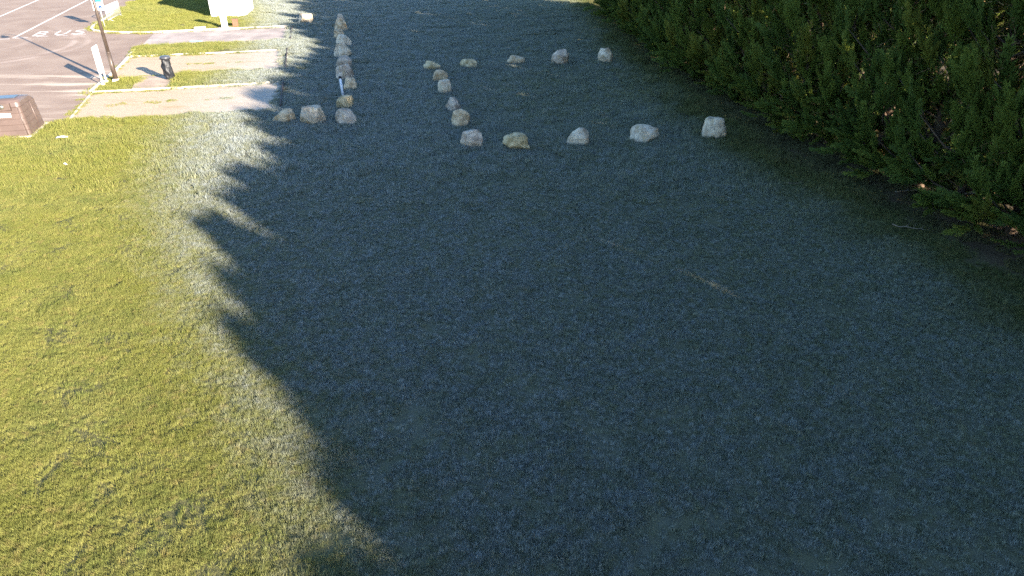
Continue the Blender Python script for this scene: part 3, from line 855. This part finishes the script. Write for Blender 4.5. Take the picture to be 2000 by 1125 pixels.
TAN = (0.60, 0.42, 0.22); GREY = (0.54, 0.41, 0.29); PALE = (0.66, 0.52, 0.345); OCH = (0.54, 0.39, 0.165)
GA = "limestone boulders lining the lawn edge past the gravel bays"
GB = "limestone boulders set out as a pen on the frosted lawn"
BOULDERS = [
 (-9.15, 27.19, 0.86, 0.50, TAN, (0.25, 0), 0, "tan boulder sloping to the left, beside the end of the front gravel bay", GA),
 (-7.94, 26.95, 0.95, 0.66, PALE, (0, 0), 0.8, "large pale blocky boulder, middle one of the three facing the sunlit lawn", GA),
 (-6.64, 27.04, 0.79, 0.60, GREY, (-0.1, 0), 0, "grey-tan corner boulder where the line of three meets the receding line", GA),
 (-7.18, 29.39, 0.72, 0.56, OCH, (0.15, 0), 0.7, "squarish ochre boulder next behind the corner boulder, in front of the white post", GA),
 (-7.56, 32.32, 0.62, 0.60, TAN, (0, 0), 0, "rounded tan boulder right beside the slim white post", GA),
 (-8.28, 34.60, 0.83, 0.72, GREY, (0, 0), 0.8, "tall brown-grey boulder just behind the slim white post", GA),
 (-8.91, 37.22, 0.84, 0.60, GREY, (0.1, 0), 0, "grey boulder, second behind the slim white post in the receding line", GA),
 (-9.58, 40.11, 0.95, 0.74, PALE, (0, 0), 0, "bulky pale grey boulder, third behind the slim white post", GA),
 (-10.18, 43.21, 0.90, 0.60, PALE, (-0.1, 0), 0, "pale boulder, fourth behind the slim white post", GA),
 (-10.92, 45.30, 0.68, 0.56, TAN, (0, 0), 0.6, "small flat-topped tan boulder, fifth behind the slim white post", GA),
 (-11.47, 48.28, 0.79, 0.78, TAN, (0.05, 0), 0, "upright tan boulder near the far end of the receding line", GA),
 (-11.90, 50.40, 0.55, 0.78, GREY, (0.0, 0), 0, "narrow pointed grey boulder ending the receding line", GA),
 (-14.54, 51.19, 0.94, 0.62, PALE, (0, 0), 0.7, "lone pale boulder standing off the line, by the end of the asphalt strip", GA),
 (-4.19, 36.76, 0.85, 0.46, OCH, (-0.25, 0), 0, "low ochre wedge boulder at the pen's back corner away from the hedge", GB),
 (-2.31, 37.37, 0.89, 0.43, OCH, (-0.1, 0), 0, "low ochre boulder in the pen's back row, next to the wedge at the corner", GB),
 (0.21, 38.13, 0.91, 0.45, TAN, (0, 0), 0, "low domed tan boulder in the middle of the pen's back row", GB),
 (2.60, 38.01, 0.93, 0.74, GREY, (0.1, 0), 0, "grey pyramid-like boulder in the pen's back row, next but one from hedge end", GB),
 (5.06, 38.33, 0.78, 0.80, PALE, (0.05, 0), 0, "tall pointed pale boulder at the pen's back corner under the hedge", GB),
 (-3.53, 34.26, 0.73, 0.58, TAN, (0, 0), 0, "rounded tan boulder in the pen's side row, touching the ochre corner wedge", GB),
 (-3.10, 31.76, 0.61, 0.60, PALE, (0, 0), 0.75, "small square pale boulder, second forward from the corner wedge in the side row", GB),
 (-2.52, 29.13, 0.65, 0.60, GREY, (0, 0), 0, "mottled purplish grey boulder in the pen's side row", GB),
 (-2.03, 26.73, 0.71, 0.64, TAN, (-0.12, 0), 0, "brown-streaked boulder in the side row, next to the blocky front corner boulder", GB),
 (-1.47, 24.16, 0.80, 0.66, GREY, (0, 0), 0.8, "blocky boulder with grey cap and pale foot at the pen's front corner", GB),
 (0.15, 23.92, 0.95, 0.56, OCH, (0, 0), 0, "broad yellowish boulder spreading at its foot, in the pen's front row", GB),
 (2.41, 24.44, 0.80, 0.62, PALE, (0.25, 0), 0, "pale grey boulder rising to a point on one side, in the front row's middle", GB),
 (4.95, 24.94, 1.04, 0.58, PALE, (0.05, 0), 0, "wide pale boulder tapering to a snout, next to the row's hedge end", GB),
 (7.58, 25.11, 0.88, 0.74, PALE, (-0.05, 0), 0.8, "angular pale block ending the front row beside the hedge", GB),
]
for i, (x, y, w, h, col, pk, fl, lab, grp) in enumerate(BOULDERS):
    d = w * rr.uniform(0.72, 0.9)
    o = link("boulder", boulder_mesh(40 + i * 3, w * 1.06, d, h * 1.1, (pk[0] * 1.6, 0), fl))
    o.location = (x, y, ground_z(x, y) - 0.04)
    o.rotation_euler = (0, 0, math.atan2(-x, y) + rr.uniform(-0.12, 0.12))
    k = rr.uniform(0.9, 1.1)
    o.color = (*[c * k for c in col], 1)
    tag(o, lab, "boulder", grp)

# ------------------------------------------------------------------ brown waste container
def container():
    root = empty("waste_container", (-18.22, 25.32, 0.0), GROT)
    # local frame: front right foot at origin, width along -X, depth along +Y
    W, D, H = 2.3, 1.75, 1.42
    def ring(z, inset, rad):
        e = max(0.0, z - 1.20) * 3.4
        x0, x1, y0, y1 = -W + inset, -inset, inset + e * 0.12, D - inset - e
        out = []
        for cx, cy, a0 in ((x1 - rad, y1 - rad, 0), (x0 + rad, y1 - rad, 90), (x0 + rad, y0 + rad, 180), (x1 - rad, y0 + rad, 270)):
            for k in range(7):
                a = R(a0 + 15 * k)
                out.append((cx + rad * math.cos(a), cy + rad * math.sin(a), z))
        return out
    # wall with a horizontal groove between the moulded boards
    levels = []
    z0, zt = 0.06, H
    nb = 5
    bh = (1.12 - z0) / nb
    for k in range(nb):
        za = z0 + k * bh; zb = za + bh
        f = lambda z: 0.02 + 0.085 * (z / H)
        levels += [(za + 0.012, f(za), 0.14), (zb - 0.012, f(zb), 0.14), (zb - 0.004, f(zb) + 0.016, 0.14), (zb + 0.004, f(zb) + 0.016, 0.14)]
    levels += [(1.14, 0.09, 0.15), (1.28, 0.10, 0.17), (1.36, 0.13, 0.2), (1.405, 0.19, 0.22)]
    bm = bmesh.new(); rings = []
    for z, ins, rad in levels:
        rings.append([bm.verts.new(p) for p in ring(z, ins, rad)])
    n = len(rings[0])
    for a, b in zip(rings, rings[1:]):
        for j in range(n):
            bm.faces.new((a[j], a[(j + 1) % n], b[(j + 1) % n], b[j])).smooth = False
    bm.faces.new(list(reversed(rings[0])))
    bm.faces.new(rings[-1])
    me = bpy.data.meshes.new("body"); bm.to_mesh(me); bm.free()
    body = link("body", me, root, M['brown'])
    # corner ribs
    for (x, y) in ((-0.14, 0.03), (-W + 0.14, 0.03)):
        s = 1 if x > -1 else -1
        MB().tube([(x + 0.03 * s, 0.02, 0.08), (x - 0.03 * s, 0.082, 1.1)], 0.022, 8).build("rib", M['brown'], root)
    MB().tube([(-0.022, D * 0.62, 0.08), (-0.085, D * 0.60, 1.1)], 0.018, 8).build("rib", M['brown'], root)
    MB().box((-W * 0.52, 0.042, 0.55), (0.035, 0.05, 0.95), rot=Matrix.Rotation(-0.06, 3, 'X')).build("rib", M['browndark'], root)
    # rounded lid
    MB().box((-W / 2, 0.56, 1.41), (W - 0.5, 0.5, 0.04), bevel=0.02).build("lid", M['lidm'], root)
    # recessed hatch panel with knob
    tl = Matrix.Rotation(-0.06, 3, 'X')
    p = MB().box((-0.90, 0.085, 1.16), (0.98, 0.035, 0.26), bevel=0.012, rot=tl).build("hatch_panel", M['brown'], root)
    MB().box((-0.90, 0.08, 1.025), (1.02, 0.05, 0.02), rot=tl).build("panel_lip", M['browndark'], p)
    MB().box((-0.385, 0.08, 1.15), (0.02, 0.05, 0.27), rot=tl).build("panel_lip", M['browndark'], p)
    k = bmesh.new(); bmesh.ops.create_uvsphere(k, u_segments=16, v_segments=10, radius=0.085)
    for v in k.verts: v.co.y *= 0.75
    for f in k.faces: f.smooth = True
    me = bpy.data.meshes.new("knob"); k.to_mesh(me); k.free()
    kb = link("knob", me, p, M['metalknob']); kb.location = (-0.66, 0.03, 1.17)
    MB().box((-0.72, 0.066, 0.85), (0.50, 0.006, 0.14), rot=tl).build("label_plate", M['label'], root)
    # concrete foot slab
    MB().box((-W / 2, D / 2, 0.02), (W + 0.12, D + 0.12, 0.08), bevel=0.01).build("base_slab", M['kerb'], root)
    tag(root, "brown moulded plastic waste container with plank grooves and white label", "container")
container()

# ------------------------------------------------------------------ lamp post
def lamp():
    root = empty("lamp_post", (-19.42, 34.1, 0.03))
    MB().tube([(0, 0, 0.10), (0, 0, 1.35)], 0.105, 16).build("pole_base", M['pole'], root)
    MB().tube([(0, 0, 1.35), (0, 0, 1.40)], [0.11, 0.085], 16).build("collar", M['pole'], root)
    MB().tube([(0, 0, 1.40), (0, 0, 5.05)], [0.084, 0.055], 16).build("pole", M['pole'], root)
    d = Vector((-0.97, -0.25, 0)).normalized()
    arc = [Vector((0, 0, 5.05)) + d * (0.42 - 0.42 * math.cos(a)) + Vector((0, 0, 0.45 * math.sin(a))) for a in [math.pi * k / 12 for k in range(11)]]
    MB().tube(arc, 0.028, 10).build("arm", M['pole'], root)
    e = arc[-1]
    hd = MB().tube([e + Vector((0, 0, 0.02)), e - Vector((0, 0, 0.05)), e - Vector((0, 0, 0.16)), e - Vector((0, 0, 0.22))], [0.06, 0.16, 0.27, 0.24], 16).build("lamp_head", M['pole'], root)
    MB().tube([e - Vector((0, 0, 0.215)), e - Vector((0, 0, 0.24))], [0.22, 0.16], 16).build("glass", M['pvc'], hd)
    MB().box((0, 0, 0.03), (0.36, 0.36, 0.2), GROT, top=(0.7, 0.7), bevel=0.02).build("footing", M['kerb'], root)
    MB().box((0.104, -0.02, 0.75), (0.012, 0.09, 0.38), 0.0, bevel=0.003).build("access_door", M['pole'], root)
    tag(root, "brown tapered lamp post with white concrete footing at the car park edge", "lamp post")
lamp()

# ------------------------------------------------------------------ white notice board on two legs
def board():
    root = empty("notice_board", (-19.72, 33.42, 0.02), math.atan2(0.70, -0.17))
    for x in (0.0, 0.62):
        MB().box((x, 0, 0.85), (0.05, 0.05, 1.72), bevel=0.006).build("leg", M['white'], root)
        MB().box((x, 0, 0.03), (0.16, 0.16, 0.08), bevel=0.01).build("footing", M['kerb'], root)
    MB().box((0.31, 0, 1.16), (0.74, 0.055, 1.16), bevel=0.008).build("panel", M['white'], root)
    MB().box((0.31, 0, 0.52), (0.57, 0.03, 0.04)).build("cross_bar", M['white'], root)
    tag(root, "white notice board on two legs seen nearly edge-on beside the lamp post", "notice board")
board()

# ------------------------------------------------------------------ black bag bin
def bag_bin():
    root = empty("litter_bin", (-16.9, 34.45, 0.045), 0.2)
    r = np.random.default_rng(21)
    n, m = 28, 26
    V = []; F = []
    for i in range(m):
        t = i / (m - 1); z = 0.07 + 0.96 * t
        base = 0.205 + 0.02 * math.sin(t * 5.0) - 0.05 * max(0, 0.25 - t) + 0.025 * max(0, t - 0.8)
        for j in range(n):
            a = 2 * math.pi * j / n
            f = 0.020 * math.sin(5 * a + 6 * t) + 0.016 * math.sin(9 * a - 8 * t + 1.2) + 0.012 * math.sin(3 * a + 17 * t) + r.normal(0, 0.005)
            rad = base + f
            V.append((rad * math.cos(a) - 0.05 * math.sin(t * 2.6), rad * math.sin(a), z))
    for i in range(m - 1):
        for j in range(n):
            F.append((i * n + j, i * n + (j + 1) % n, (i + 1) * n + (j + 1) % n, (i + 1) * n + j))
    bag = link("bag", mesh_np("bag", V, F, smooth=True), root, M['black'])
    MB().tube([(-0.03, 0, 1.01), (-0.03, 0, 1.06), (-0.03, 0, 1.11), (-0.03, 0, 1.14)], [0.245, 0.25, 0.21, 0.05], 20).build("lid", M['lidm'], root)
    MB().tube([(-0.03, 0, 0.985), (-0.03, 0, 1.008)], 0.25, 20).build("rim", M['black'], root)
    MB().tube([(0.08, 0, 0.0), (0.04, 0, 0.30)], 0.035, 8).build("stand", M['galv'], root)
    MB().box((0.08, 0, 0.035), (0.22, 0.22, 0.07), bevel=0.01).build("footing", M['kerb'], root)
    tag(root, "litter bin with sagging black bag standing on the brown slab", "bin")
bag_bin()

# ------------------------------------------------------------------ road sign with two panels
def road_sign():
    root = empty("road_sign", (-27.86, 49.4, 0.03), GROT * 0.4)
    MB().tube([(0, 0, 0), (0, 0, 2.35)], 0.03, 10).build("post", M['galv'], root)
    p = MB().box((-0.04, -0.05, 1.97), (0.70, 0.02, 0.70), bevel=0.004).build("sign_panel", M['white'], root)
    MB().box((-0.04, -0.063, 1.97), (0.60, 0.006, 0.60)).build("blue_field", M['blue'], p)
    q = MB().box((-0.04, -0.05, 1.36), (0.70, 0.02, 0.42), bevel=0.004).build("sign_panel", M['white'], root)
    # camper van outline
    vx = [(-0.02, -0.07), (0.0, 0.03), (0.03, 0.08), (0.20, 0.08), (0.24, 0.05), (0.24, -0.07)]
    bm = bmesh.new()
    f = [bm.verts.new((x - 0.04, -0.0635, 1.37 + z)) for x, z in vx]; b = [bm.verts.new((x - 0.04, -0.0615, 1.37 + z)) for x, z in vx]
    bm.faces.new(f); bm.faces.new(list(reversed(b)))
    for i in range(len(vx)): bm.faces.new((f[i], b[i], b[(i + 1) % len(vx)], f[(i + 1) % len(vx)]))
    bmesh.ops.recalc_face_normals(bm, faces=bm.faces)
    me = bpy.data.meshes.new("pictogram"); bm.to_mesh(me); bm.free()
    link("pictogram", me, q, M['navy'])
    for x in (0.01, 0.16):
        MB().tube([(x, -0.0605, 1.295), (x, -0.064, 1.295)], 0.03, 12).build("pictogram", M['navy'], q)
    tag(root, "road sign with blue panel above a white panel on a thin post", "sign")
road_sign()

# ------------------------------------------------------------------ crowd barrier
def barrier():
    a = Vector((-28.97, 51.98, 0)); b = Vector((-29.53, 55.0, 0))
    d = b - a; L = d.length
    root = empty("crowd_barrier", (a.x, a.y, 0.02), math.atan2(d.y, d.x))
    MB().tube([(0, 0, 0.10), (0, 0, 0.98), (0.08, 0, 1.06), (L - 0.08, 0, 1.06), (L, 0, 0.98), (L, 0, 0.10)], 0.026, 8).build("frame", M['galv'], root)
    MB().tube([(0, 0, 0.14), (L, 0, 0.14)], 0.02, 8).build("rail", M['galv'], root)
    bar = None
    n = 22
    for k in range(n):
        x = L * (k + 1) / (n + 1)
        if bar is None:
            bar = MB().tube([(0, 0, 0.15), (0, 0, 1.05)], 0.008, 6).build("bar", M['galv'], root); bar.location = (x, 0, 0)
        else:
            c = bar.copy(); COL.objects.link(c); c.parent = root; c.location = (x, 0, 0)
    for x in (0.35, L - 0.35):
        MB().tube([(x, -0.3, 0.02), (x, 0, 0.13), (x, 0.3, 0.02)], 0.02, 8).build("foot", M['galv'], root)
    tag(root, "white metal crowd barrier with upright bars on the lawn island's edge", "barrier")
barrier()

# ------------------------------------------------------------------ white kiosk, service terminal and small things by the strip
def kiosk():
    root = empty("utility_kiosk", (-20.0, 54.75, 0.0), math.atan2(0.45, 2.5))
    # front right foot at origin, width along -X, depth along +Y
    MB().box((-1.25, 1.9, 1.45), (2.5, 3.8, 2.9), bevel=0.03).build("wall", M['render'], root)
    MB().box((-1.25, 1.9, 2.97), (2.7, 4.0, 0.16), bevel=0.02).build("roof", M['render'], root)
    d = MB().box((0.012, 1.9, 1.1), (0.03, 1.0, 2.0), bevel=0.005).build("door", M['white'], root)
    MB().box((0.04, 2.28, 1.05), (0.04, 0.12, 0.03)).build("handle", M['galv'], d)
    tag(root, "bright white rendered utility kiosk on the lawn beside the asphalt strip", "kiosk")
kiosk()
def terminal():
    root = empty("service_terminal", (-19.62, 49.35, 0.02), GROT)
    MB().box((0, 0, 0.66), (0.37, 0.30, 1.32), bevel=0.02).build("body", M['white'], root)
    MB().box((0, 0.0, 1.36), (0.40, 0.34, 0.09), bevel=0.02).build("cap", M['white'], root)
    MB().box((-0.04, -0.155, 1.22), (0.2, 0.012, 0.07)).build("slot", M['brick'], root)
    MB().box((0, 0, 0.02), (0.9, 0.7, 0.10), bevel=0.01).build("footing", M['slab'], root)
    tag(root, "white service terminal standing in front of the white kiosk", "terminal")
terminal()
def meter():
    root = empty("meter_cabinet", (-19.1, 49.95, 0.03), GROT)
    MB().box((0, 0, 0.24), (0.36, 0.30, 0.46), bevel=0.012).build("body", M['brick'], root)
    MB().box((0, 0, 0.495), (0.40, 0.34, 0.04), bevel=0.006).build("lid", M['brick'], root)
    MB().box((0, -0.154, 0.24), (0.28, 0.012, 0.34), bevel=0.004).build("door", M['brick'], root)
    tag(root, "small red-brown meter cabinet beside the white service terminal", "cabinet")
meter()
o = MB().box((0, 0, 0.08), (0.72, 0.3, 0.18), bevel=0.02).build("concrete_block", M['kerb']); o.location = (-21.2, 49.0, 0.02); o.rotation_euler = (0, 0, GROT)
tag(o, "pale concrete block lying at the kerb of the asphalt strip", "block")

# slim white post among the boulders
root = empty("marker_post", (-7.62, 31.05, ground_z(-7.62, 31.05)))
MB().tube([(0, 0, -0.1), (-0.05, 0, 0.86)], 0.055, 12).build("tube", M['pvc'], root)
MB().tube([(-0.05, 0, 0.86), (-0.052, 0, 0.93), (-0.053, 0, 0.955)], [0.075, 0.075, 0.03], 12).build("cap", M['black'], root)
tag(root, "slim white plastic post with dark cap between the boulders", "post")

# ------------------------------------------------------------------ small things on the ground
def scrap(x, y, w, d, name, lab, cat, mat, seed, lift=0.05):
    r = np.random.default_rng(seed)
    n = 7
    V = []; F = []
    for i in range(n):
        for j in range(n):
            u, v = i / (n - 1) - 0.5, j / (n - 1) - 0.5
            V.append((u * w * (1 + 0.2 * r.normal() * abs(v)), v * d * (1 + 0.2 * r.normal() * abs(u)), lift + 0.03 * r.random() + 0.03 * math.sin(4 * u + seed)))
    for i in range(n - 1):
        for j in range(n - 1):
            F.append((i * n + j, (i + 1) * n + j, (i + 1) * n + j + 1, i * n + j + 1))
    o = link(name, mesh_np(name, V, F), None, mat)
    sm = o.modifiers.new("thick", 'SOLIDIFY'); sm.thickness = 0.012
    o.location = (x, y, ground_z(x, y)); o.rotation_euler = (0, 0, r.uniform(0, 0.5))
    tag(o, lab, cat)
scrap(-16.85, 24.95, 0.40, 0.14, "paper_litter", "crumpled white paper on the green grass in front of the brown container", "litter", M['label'], 2)
scrap(-15.2, 22.25, 0.10, 0.08, "paper_litter", "tiny white scrap alone on the sunlit green lawn", "litter", M['label'], 3)
scrap(-12.5, 47.75, 0.42, 0.10, "paper_litter", "thin white scrap on frosted grass near the receding line's upright boulder", "litter", M['label'], 4)

def hump(x, y, rx, ry, h, name, lab, cat, seed):
    r = np.random.default_rng(seed)
    V = [(0, 0, h)]; F = []; n = 18; rings = 6
    for i in range(1, rings + 1):
        t = i / rings
        for j in range(n):
            a = 2 * math.pi * j / n
            k = 1 + 0.22 * math.sin(2 * a + seed) + 0.1 * r.normal()
            V.append((rx * t * k * math.cos(a), ry * t * k * math.sin(a), h * (1 - t ** 1.5) + 0.02 * r.normal() * (1 - t) - 0.03 * t))
    bm = bmesh.new(); vv = [bm.verts.new(v) for v in V]
    for j in range(n): bm.faces.new((vv[0], vv[1 + j], vv[1 + (j + 1) % n])).smooth = True
    for i in range(rings - 1):
        for j in range(n):
            a = 1 + i * n
            bm.faces.new((vv[a + j], vv[a + n + j], vv[a + n + (j + 1) % n], vv[a + (j + 1) % n])).smooth = True
    me = bpy.data.meshes.new(name); bm.to_mesh(me); bm.free()
    o = link(name, me, None, M['soilm']); o.location = (x, y, ground_z(x, y) + 0.03)
    tag(o, lab, cat)
hump(5.35, 35.6, 0.48, 0.22, 0.10, "earth_mound", "low dark earth mound near the tall pointed boulder under the hedge", "mound", 1)
hump(-1.6, 26.1, 0.26, 0.16, 0.06, "earth_mound", "small dark earth mound behind the broad yellowish boulder", "mound", 2)

# sunken drain by the hedge end of the pen
root = empty("drain_grate", (7.18, 27.95, ground_z(7.18, 27.95) + 0.02), 0.15)
MB().box((0, 0.26, 0.03), (0.62, 0.07, 0.10), bevel=0.01).box((0, -0.26, 0.03), (0.62, 0.07, 0.10), bevel=0.01).box((0.275, 0, 0.03), (0.07, 0.45, 0.10), bevel=0.01).box((-0.275, 0, 0.03), (0.07, 0.45, 0.10), bevel=0.01).build("frame", M['iron'], root)
for k in range(6):
    MB().box((-0.2 + 0.08 * k, 0, 0.045), (0.035, 0.445, 0.04)).build("bar", M['iron'], root)
MB().box((0, 0, 0.0), (0.47, 0.44, 0.02)).build("sump", M['iron'], root)
tag(root, "dark sunken drain grate in the grass behind the angular pale block", "drain")

# fallen dry branches under the hedge
def branch(x, y, L, rz, seed, lab):
    r = random.Random(seed)
    pts = []; z = ground_z(x, y)
    for k in range(7):
        t = k / 6
        pts.append((L * (t - 0.5), 0.12 * L * math.sin(3 * t + seed) + r.uniform(-0.02, 0.02), 0.04 + 0.05 * r.random()))
    mb = MB().tube(pts, [0.018 * (1 - 0.75 * k / 6) for k in range(7)], 6)
    for k in (2, 3, 4, 5):
        p = Vector(pts[k]); s = r.choice((-1, 1))
        mb.tube([p, p + Vector((0.12 * L, s * r.uniform(0.06, 0.16) * L, 0.04 + r.uniform(0, 0.04)))], [0.009, 0.003], 5)
    o = mb.build("fallen_branch", M['twig']); o.location = (x, y, z); o.rotation_euler = (0, 0, rz)
    tag(o, lab, "branch")
branch(12.2, 19.3, 1.3, 0.25, 1, "pale forked dry branch lying deepest under the hedge skirt")
branch(10.9, 16.9, 1.0, -0.1, 2, "thin dry branch on the brown soil at the edge of the frosted lawn")
branch(9.1, 20.4, 0.9, -0.3, 4, "short dry branch on sheltered grass nearest the angular pale block")

scene.cycles.use_denoising = False
scene.cycles.max_bounces = 5
scene.cycles.diffuse_bounces = 3
scene.cycles.glossy_bounces = 2
scene.cycles.transmission_bounces = 3
